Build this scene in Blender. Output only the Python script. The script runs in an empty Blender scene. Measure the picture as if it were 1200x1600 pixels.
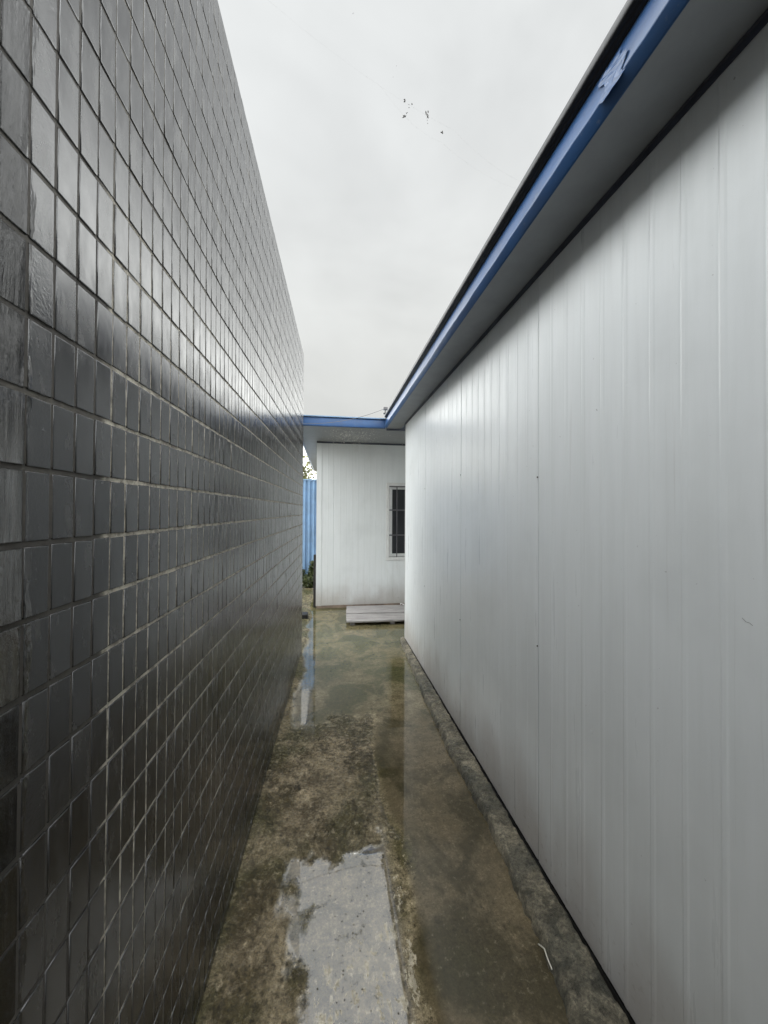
import bpy, math, random
from mathutils import Vector, Matrix, noise
S = bpy.context.scene
rnd = random.Random(7)

# ------------------------------------------------------------ camera
EYE = 1.55
YAW, PITCH, ROLL, FPX = .1486, .0103, .0051, 578.34
fwd0 = Vector((math.sin(YAW), math.cos(YAW), 0)); rt0 = Vector((math.cos(YAW), -math.sin(YAW), 0)); up0 = Vector((0, 0, 1))
fw = fwd0*math.cos(PITCH) + up0*math.sin(PITCH); uu = -fwd0*math.sin(PITCH) + up0*math.cos(PITCH)
rr = rt0*math.cos(ROLL) + uu*math.sin(ROLL); uu = -rt0*math.sin(ROLL) + uu*math.cos(ROLL)
cd = bpy.data.cameras.new('camera'); cam = bpy.data.objects.new('camera', cd); S.collection.objects.link(cam)
cam.matrix_world = Matrix(((rr.x, uu.x, -fw.x, 0), (rr.y, uu.y, -fw.y, 0), (rr.z, uu.z, -fw.z, EYE), (0, 0, 0, 1)))
cd.sensor_fit = 'VERTICAL'; cd.sensor_height = 36; cd.sensor_width = 27
cd.lens = FPX/1600*36; cd.shift_y = -8/1600; cd.clip_start = .02; cd.clip_end = 1000
S.camera = cam
S.render.resolution_x = 768; S.render.resolution_y = 1024

# ------------------------------------------------------------ node helpers
def nt(m): return m.node_tree.nodes, m.node_tree.links
class G:
    """tiny node builder"""
    def __init__(s, tree): s.N = tree.nodes; s.L = tree.links
    def n(s, t, ins=None, **kw):
        nd = s.N.new(t)
        for k, v in kw.items(): setattr(nd, k, v)
        for k, v in (ins or {}).items(): s.set(nd.inputs[k], v)
        return nd
    def set(s, sock, v):
        if hasattr(v, 'is_linked') or isinstance(v, bpy.types.NodeSocket): s.L.new(v, sock)
        else:
            if hasattr(sock.default_value, '__len__') and not hasattr(v, '__len__'): v = (v, v, v)
            if hasattr(sock.default_value, '__len__') and len(sock.default_value) == 4 and len(v) == 3: v = (*v, 1)
            sock.default_value = v
    def m(s, op, a, b=0.0, c=0.0, clamp=False):
        nd = s.n('ShaderNodeMath', {0: a, 1: b, 2: c}, operation=op, use_clamp=clamp); return nd.outputs[0]
    def mr(s, v, a, b, c=0.0, d=1.0, t='SMOOTHSTEP'):
        nd = s.n('ShaderNodeMapRange', {0: v, 1: a, 2: b, 3: c, 4: d}, interpolation_type=t); return nd.outputs[0]
    def mix(s, f, a, b, blend='MIX'):
        nd = s.n('ShaderNodeMix', data_type='RGBA', blend_type=blend)
        s.set(nd.inputs[0], f); s.set(nd.inputs[6], a); s.set(nd.inputs[7], b); return nd.outputs[2]
    def noise(s, vec, scale, detail=4, rough=.55, dist=0.0, dim='3D'):
        nd = s.n('ShaderNodeTexNoise', {'Vector': vec, 'Scale': scale, 'Detail': detail, 'Roughness': rough, 'Distortion': dist}, noise_dimensions=dim)
        return nd.outputs[0]
    def scale(s, vec, v):
        return s.n('ShaderNodeMapping', {'Vector': vec, 'Scale': v}).outputs[0]
    def bump(s, h, strength, dist, normal=None):
        ins = {'Height': h, 'Strength': strength, 'Distance': dist}
        if normal is not None: ins['Normal'] = normal
        return s.n('ShaderNodeBump', ins).outputs[0]

def mat(name):
    m = bpy.data.materials.new(name); m.use_nodes = True
    g = G(m.node_tree); b = g.N['Principled BSDF']
    tc = g.N.new('ShaderNodeTexCoord')
    return m, g, b, tc.outputs['Object']
def P(g, b, **kw):
    for k, v in kw.items(): g.set(b.inputs[k.replace('_', ' ')], v)

# ------------------------------------------------------------ world (overcast) and sun
W = bpy.data.worlds.new('World'); S.world = W; W.use_nodes = True
g = G(W.node_tree); bg = g.N['Background']
BRIGHT = 3.5     # extra sky glow added outside the strip straight ahead, to light walls and tiles
SUN_EL, SUN_AZ = math.radians(62), math.radians(-75)     # azimuth from +Y, to the left
sky = g.n('ShaderNodeTexSky', sky_type='NISHITA', sun_disc=False, sun_elevation=SUN_EL, sun_rotation=SUN_AZ, air_density=1.5, dust_density=5)
dirv = g.N.new('ShaderNodeTexCoord').outputs['Generated']
sp = g.n('ShaderNodeSeparateXYZ', {0: dirv}); X, Y, Z = sp.outputs
el = g.m('ARCSINE', g.m('MINIMUM', g.m('MAXIMUM', Z, -1.0), 1.0))
az = g.m('ARCTAN2', X, Y)
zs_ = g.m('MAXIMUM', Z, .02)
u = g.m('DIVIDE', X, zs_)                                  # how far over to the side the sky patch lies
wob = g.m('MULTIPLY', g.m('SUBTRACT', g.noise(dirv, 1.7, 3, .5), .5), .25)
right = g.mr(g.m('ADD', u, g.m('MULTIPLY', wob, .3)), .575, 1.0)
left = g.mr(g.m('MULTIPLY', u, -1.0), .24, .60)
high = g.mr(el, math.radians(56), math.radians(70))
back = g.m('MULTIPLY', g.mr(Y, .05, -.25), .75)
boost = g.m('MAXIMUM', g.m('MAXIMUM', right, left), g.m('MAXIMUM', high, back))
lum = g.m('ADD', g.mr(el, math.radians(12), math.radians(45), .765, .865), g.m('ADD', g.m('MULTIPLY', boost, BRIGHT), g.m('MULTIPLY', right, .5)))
c1 = g.noise(g.scale(dirv, (1, 1, 1.6)), 2.2, 4, .5, .4)
c2 = g.noise(dirv, 5.5, 5, .5, .2)
cl = g.m('ADD', g.mr(c1, .37, .63, .905, 1.055, 'LINEAR'), g.mr(c2, .3, .7, -.028, .028, 'LINEAR'))
lum = g.m('MULTIPLY', lum, cl)
grey = g.mix(g.mr(el, math.radians(12), math.radians(50)), (.985, 1.0, .97, 1), (.975, 1.0, 1.0, 1))
over = g.n('ShaderNodeVectorMath', {0: grey, 3: lum}, operation='SCALE').outputs[0]
nis = g.n('ShaderNodeVectorMath', {0: sky.outputs[0], 3: .05}, operation='SCALE').outputs[0]
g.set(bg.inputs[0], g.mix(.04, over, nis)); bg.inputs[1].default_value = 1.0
sd = bpy.data.lights.new('sun', 'SUN'); sun = bpy.data.objects.new('sun', sd); S.collection.objects.link(sun)
sd.energy = .5; sd.angle = math.radians(35); sd.color = (1, .97, .93)
sv = Vector((math.sin(SUN_AZ)*math.cos(SUN_EL), math.cos(SUN_AZ)*math.cos(SUN_EL), math.sin(SUN_EL)))
sun.rotation_euler = sv.to_track_quat('Z', 'Y').to_euler()
S.view_settings.view_transform = 'Standard'; S.view_settings.look = 'None'
S.view_settings.exposure = 0.0; S.view_settings.gamma = 1.0
S.cycles.max_bounces = 10; S.cycles.diffuse_bounces = 6; S.cycles.glossy_bounces = 6

# ------------------------------------------------------------ object helpers
def mesh_obj(name, verts, faces, material, parent=None, smooth=False, attrs=None):
    me = bpy.data.meshes.new(name); me.from_pydata([tuple(v) for v in verts], [], faces)
    if attrs:
        for k, vals in attrs.items():
            a = me.attributes.new(k, 'FLOAT', 'POINT'); a.data.foreach_set('value', vals)
    if smooth: me.polygons.foreach_set('use_smooth', [True]*len(me.polygons))
    me.materials.append(material); me.update()
    o = bpy.data.objects.new(name, me); S.collection.objects.link(o)
    if parent: o.parent = parent
    return o
def thing(name, label, cat, loc=(0, 0, 0), rz=0, group=None):
    o = bpy.data.objects.new(name, None); S.collection.objects.link(o)
    o.location = loc; o.rotation_euler = (0, 0, rz); o.empty_display_size = .1
    return tag(o, label, cat, group)
def tag(o, label, cat, group=None):
    o['label'] = label; o['category'] = cat
    if group: o['group'] = group
    return o
class MB:
    def __init__(s): s.v = []; s.f = []
    def box(s, x0, x1, y0, y1, z0, z1, M=None, bev=0.0):
        b = len(s.v)
        if bev <= 0:
            c = [(x, y, z) for z in (z0, z1) for y in (y0, y1) for x in (x0, x1)]
            fs = [(0, 2, 3, 1), (4, 5, 7, 6), (0, 1, 5, 4), (2, 6, 7, 3), (0, 4, 6, 2), (1, 3, 7, 5)]
        else:
            c = []; idx = {}
            for i, x in enumerate((x0, x1)):
                for j, y in enumerate((y0, y1)):
                    for k, z in enumerate((z0, z1)):
                        dx = bev*(1-2*i); dy = bev*(1-2*j); dz = bev*(1-2*k)
                        for a, p in enumerate([(x, y+dy, z+dz), (x+dx, y, z+dz), (x+dx, y+dy, z)]):
                            idx[i, j, k, a] = len(c); c.append(p)
            fs = []
            I = lambda i, j, k, a: idx[i, j, k, a]
            for i in (0, 1): fs.append([I(i, 0, 0, 0), I(i, 1, 0, 0), I(i, 1, 1, 0), I(i, 0, 1, 0)][::(-1 if i == 0 else 1)])
            for j in (0, 1): fs.append([I(0, j, 0, 1), I(1, j, 0, 1), I(1, j, 1, 1), I(0, j, 1, 1)][::(1 if j == 0 else -1)])
            for k in (0, 1): fs.append([I(0, 0, k, 2), I(1, 0, k, 2), I(1, 1, k, 2), I(0, 1, k, 2)][::(-1 if k == 0 else 1)])
            for j in (0, 1):
                for k in (0, 1): fs.append([I(0, j, k, 1), I(1, j, k, 1), I(1, j, k, 2), I(0, j, k, 2)])
            for i in (0, 1):
                for k in (0, 1): fs.append([I(i, 0, k, 0), I(i, 1, k, 0), I(i, 1, k, 2), I(i, 0, k, 2)])
            for i in (0, 1):
                for j in (0, 1): fs.append([I(i, j, 0, 0), I(i, j, 1, 0), I(i, j, 1, 1), I(i, j, 0, 1)])
            for i in (0, 1):
                for j in (0, 1):
                    for k in (0, 1): fs.append([I(i, j, k, 0), I(i, j, k, 1), I(i, j, k, 2)])
        if M: c = [M @ Vector(p) for p in c]
        s.v += [tuple(p) for p in c]; s.f += [tuple(b+q for q in f) for f in fs]; return s
    def tube(s, pts, r, n=8):
        pts = [Vector(p) for p in pts]; b = len(s.v)
        rs = r if hasattr(r, '__len__') else [r]*len(pts)
        for i, p in enumerate(pts):
            d = (pts[min(i+1, len(pts)-1)] - pts[max(i-1, 0)]).normalized()
            a = d.cross(Vector((0, 0, 1)) if abs(d.z) < .9 else Vector((1, 0, 0))).normalized(); c = d.cross(a)
            for k in range(n):
                t = 2*math.pi*k/n; s.v.append(tuple(p + (a*math.cos(t)+c*math.sin(t))*rs[i]))
        for i in range(len(pts)-1):
            for k in range(n):
                s.f.append((b+i*n+k, b+i*n+(k+1) % n, b+(i+1)*n+(k+1) % n, b+(i+1)*n+k))
        s.f.append(tuple(b+k for k in range(n))[::-1]); s.f.append(tuple(b+(len(pts)-1)*n+k for k in range(n)))
        return s
    def prism(s, prof, y0, y1, ax='y', caps=True):
        """closed profile of (a, z) extruded along y (or x)"""
        b = len(s.v); n = len(prof)
        for t in (y0, y1):
            for (a, z) in prof: s.v.append((a, t, z) if ax == 'y' else (t, a, z))
        for k in range(n): s.f.append((b+k, b+(k+1) % n, b+n+(k+1) % n, b+n+k))
        if caps: s.f.append(tuple(b+k for k in range(n))[::-1]); s.f.append(tuple(b+n+k for k in range(n)))
        return s
    def build(s, name, material, parent=None, smooth=False, attrs=None):
        o = mesh_obj(name, s.v, s.f, material, parent, smooth, attrs)
        import bmesh
        bm = bmesh.new(); bm.from_mesh(o.data); bmesh.ops.recalc_face_normals(bm, faces=bm.faces); bm.to_mesh(o.data); bm.free()
        return o
def nz(x, y, z=0.0): return noise.noise(Vector((x, y, z)))
def fbm(x, y, z=0.0, o=4): return noise.fractal(Vector((x, y, z)), .9, 2.1, o)
def sstep(a, b, x):
    t = max(0, min(1, (x-a)/(b-a))); return t*t*(3-2*t)

# ------------------------------------------------------------ materials
def m_plain(name, col, rough=.5, spec=.5, metal=0.0, bump=0.0, bscale=60, var=.0, coat=0.0):
    m, g, b, co = mat(name)
    c = col
    if var:
        n1 = g.noise(co, 9, 5, .6); c = g.mix(g.mr(n1, .3, .7), tuple(v*(1-var) for v in col), tuple(min(1, v*(1+var)) for v in col))
    P(g, b, Base_Color=c, Roughness=rough, Metallic=metal, Coat_Weight=coat)
    if bump: g.set(b.inputs['Normal'], g.bump(g.noise(co, bscale, 5), bump, .004))
    return m

def m_panel(name, dirt=True):
    m, g, b, co = mat(name)
    s3 = g.n('ShaderNodeSeparateXYZ', {0: co}); z = s3.outputs[2]
    st = g.noise(g.scale(co, (6, 6, .45)), 3, 5, .6)
    blot = g.noise(co, 2.1, 4, .55)
    c = g.mix(g.mr(st, .3, .75), (.82, .855, .875, 1), (.775, .81, .825, 1))
    c = g.mix(g.m('MULTIPLY', g.mr(blot, .45, .75), .35), c, (.62, .65, .66, 1))
    if dirt:
        h = g.m('ADD', z, g.m('MULTIPLY', g.m('SUBTRACT', g.noise(g.scale(co, (1.5, 1.5, .8)), 3, 4, .5), .5), .5))
        d = g.mr(h, .0, .50, 1, 0)
        c = g.mix(g.m('MULTIPLY', d, .62), c, (.34, .29, .255, 1))
    drip = g.noise(g.scale(co, (1, 34, .55)), 1.6, 5, .65, .2)
    c = g.mix(g.mr(drip, .60, .74, 0, .22), c, (.42, .41, .385, 1))
    c = g.mix(g.m('MULTIPLY', g.mr(g.noise(co, 34, 5, .7), .56, .68), g.mr(z, .04, .34, .45, 0)), c, (.26, .215, .17, 1))
    spk = g.noise(co, 55, 3, .5)
    c = g.mix(g.mr(spk, .735, .775, 0, .55), c, (.25, .25, .25, 1))
    # scuffs: short faint strokes
    sc = g.noise(g.scale(co, (3, 3, 14)), 5, 3, .6, 1.5)
    c = g.mix(g.mr(sc, .70, .76, 0, .25), c, (.88, .9, .9, 1))
    bh = g.m('ADD', g.m('MULTIPLY', g.noise(co, 1.3, 2, .4), 1.0), g.m('MULTIPLY', g.noise(g.scale(co, (9, 9, 1.2)), 1.7, 3, .5), .25))
    n = g.bump(bh, .35, .012)
    n = g.bump(g.noise(co, 230, 3, .5), .08, .0015, n)
    dents = g.n('ShaderNodeTexVoronoi', {'Vector': co, 'Scale': 7.0}, feature='F1').outputs['Distance']
    n = g.bump(g.mr(dents, .0, .06), .25, .002, n)
    P(g, b, Base_Color=c, Roughness=g.mr(st, .3, .7, .26, .36, 'LINEAR'), IOR=1.5, Normal=n)
    return m
MAT_PANEL = m_panel('white_panel_paint')

def m_tile():
    m, g, b, co = mat('charcoal_glazed_tile')
    s3 = g.n('ShaderNodeSeparateXYZ', {0: co}); s_ = s3.outputs[1]; z = s3.outputs[2]
    rn = g.n('ShaderNodeAttribute', attribute_name='tone').outputs['Fac']
    c = g.mix(rn, (.010, .010, .011, 1), (.024, .024, .025, 1))
    # worn matte ovals in the middle of some tiles and drifting film of dirt
    film = g.noise(g.scale(co, (1, 9, 3)), 3.0, 5, .62)
    c = g.mix(g.mr(film, .52, .75, 0, .45), c, (.08, .078, .073, 1))
    haze = g.noise(g.scale(co, (1, 2.5, .7)), 9, 6, .65, .4)
    c = g.mix(g.mr(haze, .55, .72, 0, .40), c, (.07, .07, .07, 1))
    spot = g.noise(co, 70, 3, .5)
    c = g.mix(g.mr(spot, .70, .75, 0, .5), c, (.12, .12, .12, 1))
    # splashed cement on the first columns by the near end
    edge = g.m('ADD', s_, g.m('MULTIPLY', g.m('SUBTRACT', g.noise(g.scale(co, (1, 4, 1)), 6, 4, .6), .5), .06))
    sm = g.mr(edge, .550, .570, 1, 0)
    sm2 = g.mr(edge, .575, .64, 1, 0)
    streak = g.noise(g.scale(co, (10, 60, 3.5)), 2.2, 6, .7, .6)
    grit = g.noise(co, 190, 4, .7)
    c = g.mix(sm, c, (.005, .005, .005, 1))
    c = g.mix(g.m('MULTIPLY', sm, g.mr(streak, .50, .66)), c, (.014, .013, .011, 1))
    c = g.mix(g.m('MULTIPLY', sm2, g.mr(grit, .62, .72, 0, .4)), c, (.09, .085, .075, 1))
    low = g.mr(z, 0.0, .25, 1, 0)
    c = g.mix(g.m('MULTIPLY', low, g.mr(film, .4, .6, 0, .8)), c, (.035, .036, .022, 1))
    rough = g.mr(film, .35, .7, .17, .32, 'LINEAR')
    rough = g.m('SUBTRACT', rough, g.m('MULTIPLY', sm, .12))
    h = g.noise(g.scale(co, (1, 1, .6)), 38, 3, .5)
    n = g.bump(h, .10, .003)
    hh = g.m('MULTIPLY', g.m('ADD', g.m('MULTIPLY', streak, 1.0), g.m('MULTIPLY', g.noise(g.scale(co, (1, 1, .25)), 60, 4, .6, .5), .5)), sm)
    n = g.bump(hh, .9, .022, n)
    n = g.bump(g.m('MULTIPLY', grit, sm2), .25, .002, n)
    P(g, b, Base_Color=c, Roughness=rough, IOR=1.70, Normal=n)
    return m
MAT_TILE = m_tile()

def m_grout():
    m, g, b, co = mat('tile_grout')
    s3 = g.n('ShaderNodeSeparateXYZ', {0: co}); s_ = s3.outputs[1]; z = s3.outputs[2]
    big = g.noise(g.scale(co, (1, 1.2, 2.2)), 2.6, 4, .6)
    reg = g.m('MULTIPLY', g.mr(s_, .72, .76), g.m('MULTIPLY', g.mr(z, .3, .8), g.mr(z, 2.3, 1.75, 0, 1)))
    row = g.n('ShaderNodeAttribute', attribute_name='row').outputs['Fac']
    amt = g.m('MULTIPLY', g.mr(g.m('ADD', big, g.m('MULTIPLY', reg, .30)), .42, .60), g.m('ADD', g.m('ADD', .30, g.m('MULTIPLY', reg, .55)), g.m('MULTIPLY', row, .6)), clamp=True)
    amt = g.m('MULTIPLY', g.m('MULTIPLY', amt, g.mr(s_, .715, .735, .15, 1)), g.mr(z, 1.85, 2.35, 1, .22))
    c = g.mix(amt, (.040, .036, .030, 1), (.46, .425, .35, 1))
    c = g.mix(g.mr(g.noise(co, 45, 6, .75), .42, .60, 0, .65), c, (.05, .045, .04, 1))
    P(g, b, Base_Color=c, Roughness=.75, Normal=g.bump(g.noise(co, 160, 4), .6, .002))
    return m
MAT_GROUT = m_grout()

def m_blue(name, col, rough=.28):
    m, g, b, co = mat(name)
    n1 = g.noise(co, 4, 5, .6)
    c = g.mix(g.mr(n1, .35, .7), col, tuple(v*.72+.02 for v in col[:3])+(1,))
    c = g.mix(g.mr(g.noise(co, 30, 4, .65), .6, .75, 0, .35), c, (.25, .28, .30, 1))
    n = g.bump(g.noise(g.scale(co, (1, .5, 1)), 7, 3, .5), .25, .01)
    P(g, b, Base_Color=c, Roughness=rough, IOR=1.42, Normal=n)
    return m
MAT_BLUE = m_blue('blue_painted_steel', (.034, .105, .27, 1))
MAT_FENCE = m_blue('blue_fence_paint', (.21, .34, .52, 1), .4)
MAT_DARK = m_plain('charcoal_roof_edge', (.022, .023, .027), .42, bump=.25, bscale=40, var=.3)
MAT_TRIM = m_plain('dark_blue_trim', (.06, .07, .10), .45, var=.25)
MAT_SOFFIT = m_plain('grey_soffit_board', (.27, .29, .315), .5, bump=.05, bscale=200, var=.06)
MAT_WHITE = m_plain('white_aluminium', (.72, .73, .73), .35, var=.06)
MAT_BAR = m_plain('grey_window_bar', (.10, .10, .11), .4, var=.2)
MAT_RIVET = m_plain('dark_rivet', (.03, .03, .03), .5)
MAT_WEB = m_plain('cobweb_thread', (.55, .55, .53), .7)
MAT_DEBRIS = m_plain('dry_leaf_debris', (.045, .04, .035), .8)
MAT_DUST = m_plain('pale_dust_clump', (.80, .79, .75), .9)
MAT_BLACK = m_plain('black_rubber', (.012, .012, .013), .5, bump=.3)
MAT_RUST = m_plain('footing_mortar', (.25, .19, .15), .8, bump=.5, bscale=80, var=.3)
def m_glass():
    m, g, b, co = mat('dark_window_glass')
    P(g, b, Base_Color=(.012, .014, .018), Roughness=.05, IOR=1.5); return m
MAT_GLASS = m_glass()
def m_wood():
    m, g, b, co = mat('weathered_plank')
    gr = g.noise(g.scale(co, (1.2, 26, 26)), 3.5, 6, .65, .4)
    c = g.mix(g.mr(gr, .35, .68), (.42, .40, .395, 1), (.14, .13, .125, 1))
    c = g.mix(g.mr(g.noise(co, 5, 4, .6), .5, .7, 0, .6), c, (.36, .34, .33, 1))
    P(g, b, Base_Color=c, Roughness=.5, Normal=g.bump(gr, .5, .004)); return m
MAT_WOOD = m_wood()

def m_ground():
    m, g, b, co = mat('wet_concrete')
    A = lambda k: g.n('ShaderNodeAttribute', attribute_name=k).outputs['Fac']
    wet, moss, pale, crackw, far = A('water'), A('moss'), A('pale'), A('rough_patch'), A('far')
    f1 = g.noise(co, 9, 8, .68); f2 = g.noise(co, 42, 6, .7); f3 = g.noise(co, 210, 4, .65); f4 = g.noise(co, 2.6, 6, .62, .6)
    f5 = g.noise(co, 620, 3, .6); f6 = g.noise(g.scale(co, (1, .6, 1)), 5.5, 7, .7, .8)
    # lime crust where the slab stands a little proud
    pp = g.m('ADD', pale, g.m('MULTIPLY', g.m('SUBTRACT', g.noise(g.scale(co, (1.5, .8, 1)), 17, 8, .74), .5), 2.2))
    pm = g.mr(pp, .50, .66)
    vor = g.n('ShaderNodeTexVoronoi', {'Vector': co, 'Scale': 48.0, 'Randomness': 1.0}, feature='F1')
    grain = g.m('MULTIPLY', g.mr(vor.outputs['Distance'], .10, .17, 1, 0), g.mr(g.n('ShaderNodeSeparateColor', {0: vor.outputs['Color']}).outputs[0], .62, .66))
    lvl = g.m('ADD', wet, g.m('ADD', g.m('MULTIPLY', g.m('SUBTRACT', f1, .5), .9), g.m('MULTIPLY', g.m('SUBTRACT', f2, .5), .65)))
    lvl = g.m('ADD', lvl, g.m('MULTIPLY', g.m('SUBTRACT', f3, .5), .40))
    lvl = g.m('SUBTRACT', lvl, g.m('ADD', g.m('MULTIPLY', pm, .34), g.m('MULTIPLY', grain, .55)))
    pud = g.mr(lvl, -.015, .035)
    c = g.mix(g.mr(f1, .34, .66), (.095, .074, .043, 1), (.31, .25, .16, 1))
    c = g.mix(g.mr(f4, .47, .57, 0, .85), c, (.062, .048, .022, 1))
    c = g.mix(g.m('MULTIPLY', g.mr(f6, .54, .66, 0, .55), g.m('SUBTRACT', 1.0, far)), c, (.36, .29, .19, 1))
    c = g.mix(g.m('MULTIPLY', moss, g.mr(f4, .28, .72, .25, .85)), c, (.062, .066, .024, 1))
    c = g.mix(g.m('MULTIPLY', far, g.mr(f6, .40, .80, 0, .4)), c, (.20, .175, .085, 1))
    c = g.mix(g.m('MULTIPLY', g.mr(f2, .55, .70, 0, .7), g.m('SUBTRACT', 1.0, g.m('MULTIPLY', far, .8))), c, (.50, .42, .29, 1))
    c = g.mix(g.mr(f2, .47, .35, 0, .85), c, (.026, .021, .012, 1))
    c = g.mix(g.mr(f3, .58, .68, 0, .8), c, (.020, .018, .014, 1))
    c = g.mix(g.m('MULTIPLY', grain, .8), c, (.035, .03, .025, 1))
    c = g.mix(pm, c, g.mix(g.mr(f2, .35, .65), (.30, .26, .18, 1), (.56, .50, .38, 1)))
    # cracks
    off = g.n('ShaderNodeVectorMath', {0: g.n('ShaderNodeTexNoise', {'Vector': co, 'Scale': 7.0, 'Detail': 8.0, 'Roughness': .7}).outputs[1], 3: .34}, operation='SCALE').outputs[0]
    wco = g.n('ShaderNodeVectorMath', {0: co, 1: off}, operation='ADD').outputs[0]
    cr = g.n('ShaderNodeTexVoronoi', {'Vector': wco, 'Scale': 4.0}, feature='DISTANCE_TO_EDGE').outputs['Distance']
    crm = g.m('MULTIPLY', g.m('MULTIPLY', g.mr(cr, .003, .016, 1, 0), g.mr(crackw, .2, .6)), g.mr(f4, .40, .46))
    c = g.mix(g.m('MULTIPLY', crm, .9), c, (.012, .010, .007, 1))
    gt = g.noise(co, 95, 8, .82); gt2 = g.noise(co, 30, 6, .8)
    gm = g.m('MULTIPLY', g.mr(gt, .36, .64, .45, 1.75, 'LINEAR'), g.mr(gt2, .36, .64, .65, 1.55, 'LINEAR'))
    c = g.n('ShaderNodeVectorMath', {0: c, 3: gm}, operation='SCALE').outputs[0]
    deep = g.mr(lvl, .15, .8, 0, .80)
    murk = g.mix(g.mr(f4, .4, .62), (.085, .066, .036, 1), (.040, .034, .018, 1))
    c = g.mix(g.m('MULTIPLY', g.m('MULTIPLY', pud, deep), g.m('SUBTRACT', 1.0, g.m('MULTIPLY', far, .35))), c, g.mix(far, murk, g.mix(g.mr(f4, .35, .65), (.115, .100, .050, 1), (.050, .056, .026, 1))))
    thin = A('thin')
    c = g.mix(g.m('MULTIPLY', g.m('MULTIPLY', thin, pud), .3), c, (.20, .195, .185, 1))  # pale grey painted into the shallow water where it mirrors the sky
    c = g.mix(g.m('MULTIPLY', pm, .8), c, (.52, .46, .34, 1))
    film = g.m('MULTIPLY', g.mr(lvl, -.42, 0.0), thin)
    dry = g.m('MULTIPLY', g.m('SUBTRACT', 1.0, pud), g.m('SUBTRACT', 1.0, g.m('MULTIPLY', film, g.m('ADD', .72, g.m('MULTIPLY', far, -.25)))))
    n = g.bump(f1, g.m('MULTIPLY', dry, .6), .025)
    n = g.bump(f2, g.m('MULTIPLY', dry, .8), .012, n)
    n = g.bump(f3, g.m('MULTIPLY', dry, 1.0), .007, n)
    n = g.bump(gt, g.m('MULTIPLY', dry, .8), .010, n)
    n = g.bump(f5, g.m('MULTIPLY', dry, .5), .0015, n)
    n = g.bump(g.m('SUBTRACT', 1.0, crm), g.m('MULTIPLY', dry, .9), .008, n)
    n = g.bump(grain, g.m('MULTIPLY', dry, .9), .003, n)
    n = g.bump(g.noise(co, 14, 2, .4), g.m('MULTIPLY', pud, .012), .01, n)
    rdry = g.mr(f2, .3, .7, .16, .36, 'LINEAR')
    rough = g.m('ADD', g.m('MULTIPLY', rdry, dry), g.m('MULTIPLY', pud, g.m('ADD', .008, g.m('MULTIPLY', far, .05))))
    rough = g.m('MAXIMUM', rough, g.m('MULTIPLY', g.m('MULTIPLY', pm, dry), .55))
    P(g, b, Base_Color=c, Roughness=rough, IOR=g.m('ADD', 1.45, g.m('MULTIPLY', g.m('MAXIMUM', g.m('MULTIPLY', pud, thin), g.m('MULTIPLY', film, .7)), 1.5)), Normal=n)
    return m
MAT_GROUND = m_ground()

def m_kerb():
    m, g, b, co = mat('rough_mortar_kerb')
    f1 = g.noise(co, 8, 9, .72, .5); f2 = g.noise(co, 26, 8, .72, .3); f3 = g.noise(co, 220, 4, .6); f4 = g.noise(co, 4, 5, .6, .5)
    c = g.mix(g.mr(f1, .34, .68), (.065, .060, .042, 1), (.31, .275, .20, 1))
    c = g.mix(g.mr(f4, .45, .6, 0, .6), c, (.06, .064, .052, 1))
    c = g.mix(g.mr(f2, .50, .76, 0, .75), c, (.50, .45, .33, 1))
    c = g.mix(g.mr(f2, .48, .32, 0, .8), c, (.03, .029, .024, 1))
    c = g.mix(g.mr(f3, .6, .7, 0, .7), c, (.02, .02, .018, 1))
    gt = g.noise(co, 110, 8, .82)
    c = g.n('ShaderNodeVectorMath', {0: c, 3: g.mr(gt, .36, .64, .35, 1.75, 'LINEAR')}, operation='SCALE').outputs[0]
    n = g.bump(f1, .7, .03); n = g.bump(f2, .9, .014, n); n = g.bump(gt, .8, .010, n)
    P(g, b, Base_Color=c, Roughness=g.mr(f2, .3, .7, .28, .6, 'LINEAR'), Normal=n); return m
MAT_KERB = m_kerb()

# ------------------------------------------------------------ ground
def water(x, y):
    """>0 where water stands on the slab"""
    w = -1.2
    n = fbm(x*3.1, y*2.2, 1.7)*.20
    right = sstep(.24, .40, x + n*.35)                       # deep strip along the kerb
    w = max(w, -1.0 + right*1.75) if y < 3.4 else w
    mid = sstep(-.20, -.05, x + n*.5 + fbm(x*11, y*7, 6)*.06) * sstep(1.755, 1.63, y + n*.4 + fbm(x*13, y*13, 8)*.08 - .3*abs(x-.02))
    w = max(w, -1.0 + mid*1.20)
    far = sstep(2.62, 3.0, y - .35*(x-.2) + n*.9)
    w = max(w, -1.0 + far*2.0*sstep(-.36, -.15, x+n*.3))
    gl = sstep(2.3, 2.7, y)*sstep(-.30, -.2, x)              # thin film by the left wall
    w = max(w, -1.0 + gl*.97)
    if 2.3 < y < 5.2: w -= .22*sstep(.02, -.02, x+.04*y)*sstep(5.2, 4.6, y)
    if x < -.22: w -= .3*sstep(-.22, -.36, x)*(1 if y < 4.5 else 0)
    return w + n*.7
def lin(a, b, st): k = max(1, round((b-a)/st)); return [a+(b-a)*i/k for i in range(k)]
xs = lin(-60, -6, 9) + lin(-6, -1, .5) + lin(-1, -.46, .09) + lin(-.46, .96, .0075) + lin(.96, 2, .13) + lin(2, 8, 1) + lin(8, 60.1, 9) + [60]
ys = lin(-30, -3, 4.5) + lin(-3, .5, .25) + lin(.5, 2.6, .0085) + lin(2.6, 6, .013) + lin(6, 9, .08) + lin(9, 20, 1) + lin(20, 90.1, 10) + [90]
V = []; wa = []; mo = []; pa = []; ro = []; fa = []; ti = []
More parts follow.
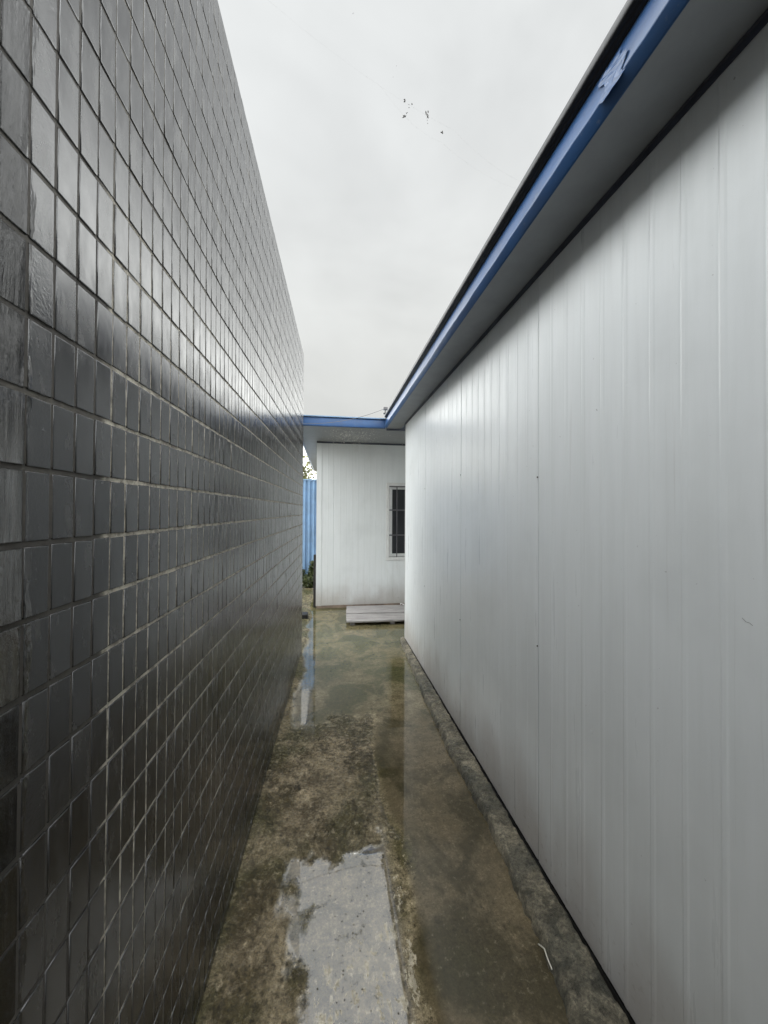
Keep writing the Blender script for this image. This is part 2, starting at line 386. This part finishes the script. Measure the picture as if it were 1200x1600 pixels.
for y in ys:
    for x in xs:
        z = 0.0; w = -1; ms = 0; pl = 0; rp = 0
        if -.5 < x < 1.2 and .3 < y < 8:
            w = water(x, y)
            hc = -w*.006
            rp = sstep(1.68, 1.85, y)*sstep(2.75, 2.45, y)*sstep(.36, .16, x)
            h = fbm(x*9, y*9, 3)*.006 + abs(fbm(x*22, y*16, 9))*.002*rp
            # ledges of a broken skim coat
            q = fbm(x*4.2, y*3.4, 21)
            h += rp*.005*sstep(.02, .06, q)
            if x < -.1: h += .012*sstep(-.1, -.42, x) + .002*math.sin(x*130+fbm(x*5, y*3)*6)*sstep(-.1, -.25, x)
            z = max(hc + h*min(1, max(0, -w*2)), 0) if w < 0 else 0.0
            ms = sstep(2.9, 3.6, y)*.85 + sstep(-.30, -.40, x)*.7 + .5*sstep(.2, .7, fbm(x*2, y*2, 5)+.3)
            pl = (.46*sstep(1.72, 1.45, y)*math.exp(-((x-.29)/.055)**2) + .46*sstep(1.60, 1.25, y)*sstep(.30, .20, x)*sstep(-.12, 0, x)
                  + .10*rp + .35*math.exp(-((x-.01)/.05)**2-((y-2.57)/.05)**2) + .22*math.exp(-((x-.08)/.09)**2-((y-2.0)/.07)**2) + .24*math.exp(-((y-1.80-.1*x)/.05)**2)*sstep(.3, .2, x)*sstep(-.25, -.12, x) - .8*sstep(2.6, 3.0, y) - .35*sstep(.45, .6, x) - .2*sstep(-.08, -.25, x))
        elif y >= 8 or abs(x) > 1.2:
            ms = .3
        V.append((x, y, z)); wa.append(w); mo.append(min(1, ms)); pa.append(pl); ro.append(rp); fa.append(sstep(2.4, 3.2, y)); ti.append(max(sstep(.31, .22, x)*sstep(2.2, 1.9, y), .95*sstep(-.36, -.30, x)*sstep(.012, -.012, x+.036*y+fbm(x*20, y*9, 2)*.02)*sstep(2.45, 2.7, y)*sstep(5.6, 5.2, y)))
nx = len(xs)
F = [(j*nx+i, j*nx+i+1, (j+1)*nx+i+1, (j+1)*nx+i) for j in range(len(ys)-1) for i in range(nx-1)]
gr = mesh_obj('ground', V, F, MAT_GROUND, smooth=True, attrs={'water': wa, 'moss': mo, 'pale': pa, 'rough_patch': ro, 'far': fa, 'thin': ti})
gr['kind'] = 'structure'; gr['label'] = 'wet brown concrete passage floor with puddles, cracks and moss'

# ------------------------------------------------------------ kerb of rough mortar along the white wall
KP = [(-8, .74), (.9, .715), (1.04, .722), (1.13, .744), (1.22, .757), (1.32, .756), (1.44, .754), (1.55, .776), (1.71, .781), (1.95, .779), (2.28, .763), (2.9, .781), (3.64, .812), (4.1, .835), (4.36, .85)]
def kx(y):
    for (a, xa), (b_, xb) in zip(KP, KP[1:]):
        if a <= y <= b_: return xa + (xb-xa)*sstep(a, b_, y)
    return KP[-1][1]
V = []; F = []; nrow = 15
yk = lin(-8, .6, .05) + lin(.6, 2.6, .007) + lin(2.6, 4.36, .012) + [4.36]
for y in yk:
    x0 = kx(y) + fbm(y*7, 2)*.012 + fbm(y*30, 5)*.009; x1 = .897 + fbm(y*9, 7)*.003
    for i in range(nrow):
        t = i/(nrow-1); x = x0 + (x1-x0)*max(0, t)
        prof = sstep(0, .16, t)*.034 + .012*t
        if i == 0: z = -.02; x -= .001
        elif i == nrow-1: z = -.02
        else: z = .003 + prof + fbm(x*14, y*14, 2)*.010 + fbm(x*45, y*45, 4)*.006
        V.append((x, y, z))
for j in range(len(yk)-1):
    for i in range(nrow-1):
        a = j*nrow+i; F.append((a, a+1, a+nrow+1, a+nrow))
F.append(tuple(range(nrow))); F.append(tuple((len(yk)-1)*nrow+i for i in range(nrow))[::-1])
kb = mesh_obj('kerb', V, F, MAT_KERB, smooth=True)
kb['kind'] = 'structure'; kb['label'] = 'low rough mottled mortar kerb along the foot of the white panel wall'

# ------------------------------------------------------------ tiled wall
LA, LANG = -.4217, .0347
HT, WT, S0, Z0 = .1032, .0464, .5615, 1.55+.0547
tw = thing('tiled_wall', 'tall charcoal glazed tile wall along the left of the wet passage', 'wall', (LA, 0, 0), -LANG)
c_lo = -int((S0+3.0)/WT); c_hi = int(round((4.148-S0)/WT))
r_lo, r_hi = -16, 15                       # row r spans z from Z0-HT*r to Z0-HT*(r+1)
V = []; F = []; tone = []
GH, GV = .0075, .0050
for c in range(c_lo, c_hi):
    for r in range(r_lo, r_hi+1):
        y0 = S0 + c*WT + GV/2; y1 = y0 + WT - GV
        z1 = Z0 - HT*r - GH/2; z0 = z1 - HT + GH
        if z0 < .012: z0 = .012
        if z1 - z0 < .02: continue
        oy = rnd.gauss(0, .0004); oz = rnd.gauss(0, .0006) if r > r_lo else -.001; tx = rnd.gauss(0, .0032); ty = rnd.gauss(0, .0022); base = rnd.gauss(0, .0004)
        rot = rnd.gauss(0, .004)
        b0 = len(V); tn = rnd.random()
        yc, zc = (y0+y1)/2, (z0+z1)/2
        for ins, x in ((0, -.0055), (0, -.0012), (.0004, -.0004), (.0012, -.00005), (.0020, .0)):
            for (sy, sz) in ((0, 0), (1, 0), (1, 1), (0, 1)):
                yy = (y1-ins if sy else y0+ins); zz = (z1-ins if sz else z0+ins)
                dy, dz = yy-yc, zz-zc
                V.append((x + base + tx*dy + ty*dz, yc+dy-rot*dz+oy, zc+dz+rot*dy+oz)); tone.append(tn)
        for q in range(4):
            for k in range(4):
                F.append((b0+q*4+k, b0+q*4+(k+1) % 4, b0+(q+1)*4+(k+1) % 4, b0+(q+1)*4+k))
        F.append((b0+16, b0+17, b0+18, b0+19))
tl = mesh_obj('tile_facing', V, F, MAT_TILE, tw, smooth=True, attrs={'tone': tone})
for k_, p_ in enumerate(tl.data.polygons): p_.use_smooth = (k_ % 17) != 16
# grout bed: strips behind the tiles, rows and columns carry an attribute
V = []; F = []; ra = []
SE = S0 + c_hi*WT
def gq(y0, y1, z0, z1, x, a):
    b0 = len(V); V.extend([(x, y0, z0), (x, y1, z0), (x, y1, z1), (x, y0, z1)]); ra.extend([a]*4); F.append((b0, b0+1, b0+2, b0+3))
zt = Z0 - HT*r_lo
zr = sorted([Z0-HT*r for r in range(r_lo+1, r_hi+1)])
prev = 0.0
for z in zr + [None]:
    top = (z - .006) if z is not None else zt-.002
    gq(-3, SE, prev, top, -.0013, 0)
    if z is not None:
        n_ = 400; a_ = -3
        for i in range(n_):
            gq(-3+(SE+3)*i/n_, -3+(SE+3)*(i+1)/n_, top, z+.006, -.0024+fbm(i*.2, z*9)*.0006, 1)
        prev = z + .006
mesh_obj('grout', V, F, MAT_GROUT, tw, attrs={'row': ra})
MAT_CORE = m_plain('cement_render', (.13, .125, .115), .8, bump=.5, bscale=50, var=.3)
MB().box(-1.6, -.0058, -8, SE-.006, -.05, zt-.004).build('masonry_core', MAT_CORE, tw)
MB().box(-1.6, -.001, SE-.006, SE+.001, -.05, zt+.0005, bev=.0006).build('end_facing', MAT_TILE, tw, attrs={'tone': [.3]*24})

# ------------------------------------------------------------ right building
XR, YC, ZS = .9038, 4.315, 2.595
rb = thing('prefab_building', 'white ribbed panel building with blue eave lining the right of the passage', 'building', (XR, 0, 0))
SEAMS = [1.496 + .956*k for k in range(-10, 3)] + [YC]
def panel(y0, y1, i):
    # profile along y: x offset towards the passage is negative
    pts = [(y0+.0018, .010), (y0+.0030, .0020), (y0+.007, 0)]
    k = 1
    while y0 + .1*k < y1 - .02:
        c = y0 + .0956*k
        if c > y1-.02: break
        pts += [(c-.012, 0), (c-.006, -.0011), (c+.003, -.0011), (c+.008, .0005), (c+.013, 0)]
        k += 1
    pts += [(y1-.007, 0), (y1-.0030, .0020), (y1-.0018, .010)]
    t = rnd.gauss(0, .0014); d = rnd.gauss(0, .0006)
    z0, z1 = .045, ZS-.001
    V = []; F = []
    zs = [z0 + (z1-z0)*j/6 for j in range(7)]
    for z in zs:
        for (y, x) in pts: V.append((x + d + t*(y-(y0+y1)/2) + .0012*math.sin(z*1.3+i), y, z))
    n = len(pts)
    for j in range(6):
        for q in range(n-1): F.append((j*n+q, (j+1)*n+q, (j+1)*n+q+1, j*n+q+1))
    return mesh_obj('wall_panel', V, F, MAT_PANEL, rb)
for i, (a, b_) in enumerate(zip(SEAMS, SEAMS[1:])): panel(a, b_, i)
MAT_COREP = m_plain('panel_core', (.06, .06, .06), .8)
MB().box(.012, .05, -8.0, YC-.002, .03, ZS-.002).build('panel_core', MAT_COREP, rb)
MB().box(.052, 4.2, YC-.05, YC, .03, ZS-.002).build('end_wall', MAT_PANEL, rb)
MB().box(-.004, .05, YC+.0005, YC+.006, .04, ZS-.003, bev=.001).build('corner_trim', MAT_WHITE, rb)
MB().box(.002, .05, -8.0, YC, 0, .029).build('base_channel', MAT_BLACK, rb)
MB().prism([(-.004, ZS-.020), (-.002, ZS-.020), (-.0015, ZS-.002), (-.013, ZS-.002), (-.013, ZS-.004), (-.006, ZS-.005)], -8.0, YC+.004).build('eave_trim', MAT_TRIM, rb)
# rivets at the seams
for (y, z) in ((1.499, 1.70), (1.499, .965), (2.455, 1.80), (2.455, .80), (.545, 1.75), (.545, .95), (3.411, 1.76), (3.411, .84)):
    m_ = MB(); m_.tube([(-.0005, y, z), (-.0035, y, z)], .0035, 10); m_.build('rivet', MAT_RIVET, rb)
MB().tube([(-.0012, .692, 1.318), (-.0016, .684, 1.3115), (-.0016, .677, 1.311), (-.0012, .671, 1.307)], .0004, 5).build('scratch', MAT_RIVET, rb)
# soffit, fascia, roof edge (x in wall-local coordinates)
fx = lambda X: X - XR
MB().box(fx(.722), -.0005, -8.0, 4.63, ZS, ZS+.012).build('soffit', MAT_SOFFIT, rb)
def ribbon(name, material, parent, prof, ylist, smooth=True, ax='y'):
    """prof(y) -> list of (a, z)"""
    V = []; F = []; n = None
    for y in ylist:
        p = prof(y); n = len(p)
        V += [((a, y, z) if ax == 'y' else (y, a, z)) for a, z in p]
    for j in range(len(ylist)-1):
        for i in range(n-1): F.append((j*n+i, (j+1)*n+i, (j+1)*n+i+1, j*n+i+1))
    return mesh_obj(name, V, F, material, parent, smooth)
def fas(y):
    w = fbm(y*2.2, 1)*.008 + fbm(y*9, 4)*.004
    w2 = fbm(y*1.7, 8)*.004
    z1 = 2.626 + w
    pr = [(.7235, 2.606), (.7235, 2.5952), (.7215, 2.5945), (.7185, 2.5975), (.7015+w2*.3, z1-.002), (.7000+w2*.3, z1+.0015), (.7005+w2*.5, z1+.006), (.706+w2, 2.66+w*.4), (.711, 2.705), (.7125, 2.7145), (.725, 2.716)]
    return [(fx(a), z) for a, z in pr]
fc = ribbon('fascia', MAT_BLUE, rb, fas, lin(-8.0, 4.632, .02)+[4.632])
# crumpled overlap where two lengths of fascia meet
V = []; F = []; n1, n2 = 9, 11
for i in range(n1):
    for j in range(n2):
        y = .78 + .075*i/(n1-1) + .012*math.sin(j*.9); t = j/(n2-1)
        z = 2.612 + .085*t; x = .7005 + .0095*t - .0035 - abs(fbm(y*60, z*50, 3))*.005*(1-abs(2*t-1)*.5)
        V.append((fx(x), y + .02*t, z))
for i in range(n1-1):
    for j in range(n2-1): a = i*n2+j; F.append((a, a+n2, a+n2+1, a+1))
mesh_obj('crumpled_flap', V, F, MAT_BLUE, fc)
def roof_edge(y):
    w = fbm(y*2.4, 13)*.0018
    pr = [(.7128, 2.7135), (.7095, 2.7195), (.7040, 2.7165+w), (.7000, 2.7225), (.6960, 2.7260+w), (.6905, 2.7245), (.6862, 2.7325), (.6850, 2.7420+w), (.6855, 2.7510+w), (.6890, 2.7535), (.75, 2.765), (1.6, 2.93), (4.9, 3.5)]
    return [(fx(a), z) for a, z in pr]
ribbon('roof', MAT_DARK, rb, roof_edge, lin(-8, -.5, .3) + lin(-.5, 4.60, .03)+[4.60])

# ------------------------------------------------------------ far building
YF = 5.947
fb = thing('porch_building', 'white ribbed cabin with deep blue edged porch roof closing the passage', 'building', (0, YF, 0))
V = []; F = []
px = [(-.183+.076, 0.0)]
x = -.107; k = 0
while x < 4.0:
    x += .0956; k += 1
    if k % 10 == 2: px += [(x-.006, 0), (x-.002, .004), (x+.002, .004), (x+.006, 0)]
    else: px += [(x-.008, 0), (x-.004, -.0016), (x+.003, -.0016), (x+.006, .0008), (x+.009, 0)]
# wall strips around the window opening (x .955..2.0, z .77..1.98)
def strip(pts, z0, z1, name='wall'):
    b0 = len(V)
    for z in (z0, z1):
        for (a, y) in pts: V.append((a, y, z))
    n = len(pts)
    for q in range(n-1): F.append((b0+q, b0+q+1, b0+n+q+1, b0+n+q))
WX0, WX1, WZ0, WZ1 = .955, 2.05, .775, 1.975
left_p = [p for p in px if p[0] < WX0] + [(WX0, 0)]
mid_p = [(WX0, 0)] + [p for p in px if WX0 < p[0] < WX1] + [(WX1, 0)]
right_p = [(WX1, 0)] + [p for p in px if p[0] > WX1]
strip(left_p, .045, 2.642); strip(right_p, .045, 2.642); strip(mid_p, .045, WZ0); strip(mid_p, WZ1, 2.642)
mesh_obj('wall', V, F, MAT_PANEL, fb)
MB().box(-.186, -.180, .010, 4.2, .045, 2.64).build('side_wall', MAT_PANEL, fb)
ct = MB().prism([(-.190, 4.2), (-.190, -.006), (-.108, -.006), (-.106, .002), (-.184, .002), (-.184, 4.2)], .04, 2.64, ax='y')
ct = ct.build('corner_trim', MAT_PANEL, fb)
for v in ct.data.vertices:                       # profile was laid flat: stand it up
    x_, y_, z_ = v.co; v.co = (x_, z_, y_)
MB().box(-.184, 4.0, .004, 4.2, 0, .042).build('footing', MAT_RUST, fb)
MB().box(-.19, 4.0, -.013, .0, 2.617, 2.642).build('eave_trim', MAT_TRIM, fb)
win = MB()
for (a, b_, c, d) in ((WX0-.03, WX0+.02, WZ0-.03, WZ1+.03), (WX1-.02, WX1+.03, WZ0-.03, WZ1+.03)): win.box(a, b_, -.014, .06, c, d, bev=.002)
for (c, d) in ((WZ0-.03, WZ0+.02), (WZ1-.02, WZ1+.03)): win.box(WX0+.02, WX1-.02, -.012, .06, c, d, bev=.002)
wf = win.build('window', MAT_WHITE, fb)
sash = MB()
for (a, b_) in ((WX0+.03, WX0+.075), (1.46, 1.54), (WX1-.075, WX1-.03)): sash.box(a, b_, .022, .048, WZ0+.028, WZ1-.028, bev=.002)
for (c, d) in ((WZ0+.028, WZ0+.075), (WZ1-.075, WZ1-.028)): sash.box(WX0+.075, WX1-.075, .024, .046, c, d, bev=.002)
sash.build('sash', MAT_WHITE, wf)
MB().box(WX0+.07, WX1-.07, .034, .038, WZ0+.07, WZ1-.07).build('glass', MAT_GLASS, wf)
MB().box(WX0+.02, WX1-.02, .055, .062, WZ0+.02, WZ1-.02).build('curtain', m_plain('dark_curtain', (.02, .022, .028), .9), wf)
for z in (1.153, 1.561, 1.945):
    MB().box(WX0+.015, WX1-.015, -.012, .0, z-.010, z+.010, bev=.002).build('security_bar', MAT_BAR, wf)
for x in (1.104, 1.26, 1.42, 1.58, 1.74, 1.90):
    MB().box(x-.007, x+.007, -.002, .012, WZ0+.015, WZ1-.015, bev=.002).build('security_bar', MAT_BAR, wf)
# soffit, fascias, roof in building-local y
ly = lambda Y: Y - YF
V = [(-.40, ly(4.63), 2.597), (.722, ly(4.63), 2.597), (4.0, ly(4.63), 2.597), (4.0, 0, 2.643), (-.40, 0, 2.643), (4.0, 4.4, 2.643), (-.40, 4.4, 2.643)]
mesh_obj('soffit', V, [(0, 4, 3, 2, 1), (4, 6, 5, 3)], MAT_SOFFIT, fb)
MB().box(.7225, 3.9, ly(4.634), ly(4.66), 2.572, 2.594).build('joint_trim', MAT_TRIM, fb)
def fas2(x):
    w = fbm(x*3, 31)*.003
    return [(ly(4.655), 2.606), (ly(4.655), 2.592), (ly(4.637), 2.592), (ly(4.633), 2.602+w), (ly(4.636), 2.69), (ly(4.640), 2.704), (ly(4.655), 2.706)]
ribbon('fascia', MAT_BLUE, fb, fas2, lin(-.412, .705, .03)+[.705], ax='x')
def fas3(y):
    return [(-.395, 2.606), (-.395, 2.592), (-.408, 2.592), (-.412, 2.602), (-.412, 2.704), (-.395, 2.706)]
ribbon('side_fascia', MAT_BLUE, fb, fas3, [ly(4.64), 0, 4.4])
V = [(-.43, ly(4.615), 2.708), (4.2, ly(4.615), 2.708), (-.43, 2, 2.95), (4.2, 2, 2.95), (-.43, 4.5, 2.75), (4.2, 4.5, 2.75)]
V += [(a, b_, c+.012) for a, b_, c in V]
mesh_obj('roof', V, [(0, 2, 3, 1), (2, 4, 5, 3), (6, 7, 9, 8), (8, 9, 11, 10), (0, 1, 7, 6), (0, 6, 8, 2), (2, 8, 10, 4), (1, 3, 9, 7), (3, 5, 11, 9), (4, 10, 11, 5)], MAT_FENCE, fb)

# ------------------------------------------------------------ plank step
st = thing('wooden_step', 'low weathered pale plank platform on the wet floor under the barred window', 'step', (.247, 5.0, 0), math.radians(-2.6))
yy = 0.0
for k, (w, z) in enumerate(((.15, .062), (.24, .060), (.22, .064), (.235, .061))):
    M = Matrix.Translation((rnd.uniform(-.004, .006), yy, z)) @ Matrix.Rotation(rnd.gauss(0, .006), 4, 'Z') @ Matrix.Rotation(rnd.gauss(0, .008), 4, 'X')
    MB().box(0, 1.25, 0, w-.020, -.022, 0, M, bev=.003).build('plank', MAT_WOOD, st); yy += w
for x in (.05, .6, 1.15):
    MB().box(x, x+.06, .035, .82, 0, .037, bev=.002).build('bearer', MAT_WOOD, st)
# pale scrap on the step
sc = []; F = []
for i in range(6):
    for j in range(5):
        sc.append((1.13+.012*i+.004*math.sin(j*2), 5.74+.012*j, .072+.016*abs(nz(i*.8, j*.9, 4))+.008*math.sin(i*1.2)))
F = [(i*5+j, (i+1)*5+j, (i+1)*5+j+1, i*5+j+1) for i in range(5) for j in range(4)]
tag(mesh_obj('plastic_scrap', sc, F, m_plain('white_plastic_film', (.8, .8, .8), .4), smooth=True), 'small crumpled white plastic scrap lying at the back of the plank step', 'litter')

# ------------------------------------------------------------ block by the left wall end
kb_ = MB().box(-.42, -.285, 5.36, 5.52, 0, .075, bev=.008)
tag(kb_.build('rubber_block', MAT_BLACK), 'small black rubber block on wet ground beyond the tiled wall', 'block')
# slim post at the far corner
pt = MB().box(-.232, -.194, 6.02, 6.06, 0, .84, bev=.003)
tag(pt.build('dark_post', m_plain('dark_stained_wood', (.015, .012, .012), .7), None), 'short dark stained post beside the left corner of the white cabin', 'post')

# ------------------------------------------------------------ blue corrugated fence
bf = thing('corrugated_fence', 'tall blue corrugated sheet fence behind the weeds past the cabin', 'fence', (0, 8.0, 0))
V = []; F = []; n = 0; x = -4.0
while x < -.21:
    V += [(x, .018*(1 if (n//2) % 2 else -1), .01), (x, .018*(1 if (n//2) % 2 else -1), 2.18)]; n += 1; x += (.035 if n % 2 else .012)
F = [(2*i, 2*i+2, 2*i+3, 2*i+1) for i in range(n-1)]
mesh_obj('sheet', V, F, MAT_FENCE, bf)
MB().box(-4, -.21, -.03, .03, 2.181, 2.21, bev=.003).build('cap_rail', MAT_FENCE, bf)
for x in (-3.9, -2.3, -.75): MB().box(x, x+.05, .021, .07, 0, 2.18).build('post', MAT_BAR, bf)
for z in (.5, 1.6): MB().box(-4, -.21, .0705, .10, z, z+.04).build('rail', MAT_BAR, bf)

# ------------------------------------------------------------ weeds, tree
def m_leaf(name, a, b2):
    m, g, b, co = mat(name)
    t = g.n('ShaderNodeAttribute', attribute_name='tone').outputs['Fac']
    P(g, b, Base_Color=g.mix(t, a, b2), Roughness=.5); return m
ML1 = m_leaf('weed_leaf', (.018, .028, .010, 1), (.085, .10, .030, 1)); ML2 = m_leaf('tree_leaf', (.05, .065, .012, 1), (.22, .22, .05, 1))
MBARK = m_plain('bark', (.09, .07, .05), .9, bump=.6, bscale=30, var=.3)
def leaves(name, material, parent, centers, size, n, R, seed):
    q = random.Random(seed); V = []; F = []; T = []
    for _ in range(n):
        c, rad = q.choice(centers)
        d = Vector((q.gauss(0, 1), q.gauss(0, 1), q.gauss(0, .8))).normalized()*rad*(q.random()**.4)
        p = Vector(c) + d
        if p.z < .01: p.z = .01 + q.random()*.03
        a = Vector((q.gauss(0, 1), q.gauss(0, 1), q.gauss(0, .6))).normalized(); b_ = a.cross(Vector((q.gauss(0, 1), q.gauss(0, 1), q.gauss(0, 1)))).normalized()
        s = size*q.uniform(.6, 1.3); t = q.random(); b0 = len(V)
        V += [p-a*s, p-b_*s*.42+a*s*.1, p+a*s, p+b_*s*.42+a*s*.1]; T += [t]*4; F.append((b0, b0+1, b0+2, b0+3))
    return mesh_obj(name, V, F, material, parent, attrs={'tone': T})
for i, (x, y, h, w, lab) in enumerate(((-.40, 7.70, .50, .22, 'tall dark green weed clump against the blue fence, nearest the white cabin'),
                                    (-.84, 7.68, .34, .20, 'lower sprawling weed clump at the foot of the blue fence'),
                                    (-.37, 7.50, .20, .12, 'small low weed tuft in front of the taller weeds by the cabin'))):
    t = thing('weed_clump', lab, 'weeds', (x, y, 0), 0, 'weeds along the fence foot')
    st_ = MB(); cs = []
    for k in range(9):
        a = rnd.uniform(0, 6.28); r = rnd.uniform(.2, 1)*w; top = Vector((math.cos(a)*r, math.sin(a)*r*.6, h*rnd.uniform(.55, 1)))
        st_.tube([(top.x*.2, top.y*.2, 0), (top.x*.7, top.y*.7, top.z*.6), top], [.004, .003, .0015], 5)
        cs += [(top*.55, .07), (top*.8, .07), (top, .05)]
    st_.build('stem', MBARK, t); leaves('foliage', ML1, t, cs, .036, 1700, 0, 50+i)
def tree(x, y, h, seed, lab):
    q = random.Random(seed); t = thing('broadleaf_tree', lab, 'tree', (x, y, 0), 0, 'trees beyond the blue fence')
    tr = MB(); tr.tube([(0, 0, 0), (.05, 0, h*.3), (-.04, .05, h*.55), (.02, 0, h*.8)], [.13, .10, .07, .03], 10)
    cs = []
    for k in range(16):
        a = q.uniform(0, 6.28); z0 = h*q.uniform(.3, .7); r = q.uniform(.6, 1.5)*(h/4)
        e = Vector((math.cos(a)*r, math.sin(a)*r, z0 + q.uniform(.3, 1.0)))
        tr.tube([(0, 0, z0), (e.x*.5, e.y*.5, z0+.3*(e.z-z0)+.1), e], [.04, .025, .01], 6); cs += [(e, .42), (e*.8+Vector((0, 0, z0*.2)), .35)]
    tr.build('trunk', MBARK, t); leaves('crown', ML2, t, cs, .07, 5200, 0, seed)
tree(-1.45, 12.5, 3.1, 3, 'yellow green tree beyond the blue fence, top showing beside the eave')
tree(-4.2, 13.5, 3.6, 5, 'taller yellow green tree standing further left behind the tiled wall')

# ------------------------------------------------------------ cable and clamp at the roof corner
cl_ = thing('cable_clamp', 'small dark metal clamp standing on the roof corner where the eaves meet', 'clamp', (.69, 4.55, 2.755))
MB().box(-.022, .026, -.02, .02, .0, .012, bev=.002).build('foot', MAT_DARK, cl_)
MB().box(-.006, .006, -.006, .006, .012, .05, bev=.001).build('stem', MAT_DARK, cl_)
MB().box(-.024, .030, -.018, .018, .05, .085, bev=.003).build('jaw', MAT_BAR, cl_)
pts = []
A0 = Vector((.668, 4.55, 2.815)); A1 = Vector((-.277, 4.14, 2.50))
for i in range(25):
    t = i/24; p = A0.lerp(A1, t); p.z -= .05*4*t*(1-t); pts.append(p)
tag(MB().tube(pts, .0028, 6).build('cable', MAT_BAR), 'thin slack grey cable crossing from the roof corner to the tiled wall end', 'cable')

# ------------------------------------------------------------ cobwebs
def fleck(q, V, F, p, s, el=1.0):
    b0 = len(V)
    a = Vector((q.gauss(0, 1), q.gauss(0, 1), q.gauss(0, 1)*el)).normalized()*s; b_ = a.cross(Vector((q.gauss(0, 1), q.gauss(0, 1), q.gauss(0, 1)))).normalized()*s*.45; c = a.cross(b_).normalized()*s*.3
    V += [p+a, p-a, p+b_, p-b_, p+c, p-c]
    for f in ((0, 2, 4), (0, 4, 3), (0, 3, 5), (0, 5, 2), (1, 4, 2), (1, 3, 4), (1, 5, 3), (1, 2, 5)): F.append(tuple(b0+i for i in f))
q = random.Random(5)
cw = thing('cobweb', 'fine cobweb strands with dark debris hanging high across the open sky', 'cobweb', (0, 1.2, 0))
th = MB()
A_, B_, C_, D_ = Vector((-.375, -.05, 3.235)), Vector((.16, 0, 2.955)), Vector((.42, .02, 2.87)), Vector((.69, .05, 2.752))
def strand(p0, p1, sag, r=.0001, n=12):
    th.tube([p0.lerp(p1, i/n) - Vector((0, 0, sag*4*(i/n)*(1-i/n))) for i in range(n+1)], r, 4)
strand(A_, B_, .02); strand(B_, C_, .006); strand(C_, D_, .02)
strand(B_, Vector((.245, 0, 2.865)), .003); strand(Vector((.315, .01, 2.912)), Vector((.325, .01, 2.865)), .0)
strand(Vector((.245, 0, 2.865)), Vector((.375, .02, 2.82)), .01); strand(Vector((.375, .02, 2.82)), Vector((.69, .08, 2.752)), .02)
th.build('thread', MAT_WEB, cw)
for (x, z, s, n_, e) in ((.244, 2.921, .0035, 3, .3), (.257, 2.908, .002, 2, 1), (.240, 2.866, .0045, 4, .4), (.254, 2.882, .0025, 2, 1),
                      (.319, 2.890, .004, 7, 3), (.323, 2.872, .003, 4, 3), (.373, 2.832, .0035, 5, 3), (.269, 2.914, .0025, 3, .3),
                      (.066, 3.185, .002, 2, 1), (.215, 3.03, .0015, 1, 1), (.2, 2.99, .0012, 1, 1)):
    V = []; F = []
    for k in range(n_): fleck(q, V, F, Vector((x+q.gauss(0, .0022), q.gauss(0, .002), z+q.gauss(0, .0035)*min(e, 2))), s*1.2, e)
    mesh_obj('debris', V, F, MAT_DEBRIS, cw)
cw2 = thing('cobweb', 'dusty pale cobweb hanging under the porch soffit of the far cabin', 'cobweb', (0, 4.9, 0))
V = []; F = []
for k in range(520):
    x = q.gauss(.30, .17); y = q.uniform(-.2, .25); z = 2.60 - abs(q.gauss(0, .085))
    if z > 2.592 + (y+.27)*.02: z = 2.59
    fleck(q, V, F, Vector((x, y, z)), q.choice((.003, .004, .006, .009)), .8)
mesh_obj('dust', V, F, MAT_DUST, cw2)['kind'] = 'stuff'
th = MB()
for k in range(16):
    x = q.gauss(.3, .16); x2 = x + q.gauss(0, .15)
    strand(Vector((x, q.uniform(-.2, .2), 2.603)), Vector((x2, q.uniform(-.1, .25), 2.604)), q.uniform(.05, .22), .0005, 8)
th.build('thread', MAT_WEB, cw2)['kind'] = 'stuff'

# straw caught at the kerb edge
stw = [(.748, 1.235, .012), (.752, 1.205, .03), (.749, 1.18, .024), (.7515, 1.158, .014)]
tag(MB().tube(stw, .0022, 6).build('straw', m_plain('dry_straw', (.62, .60, .52), .6)), 'pale bent straw caught on the puddle edge of the kerb', 'litter')
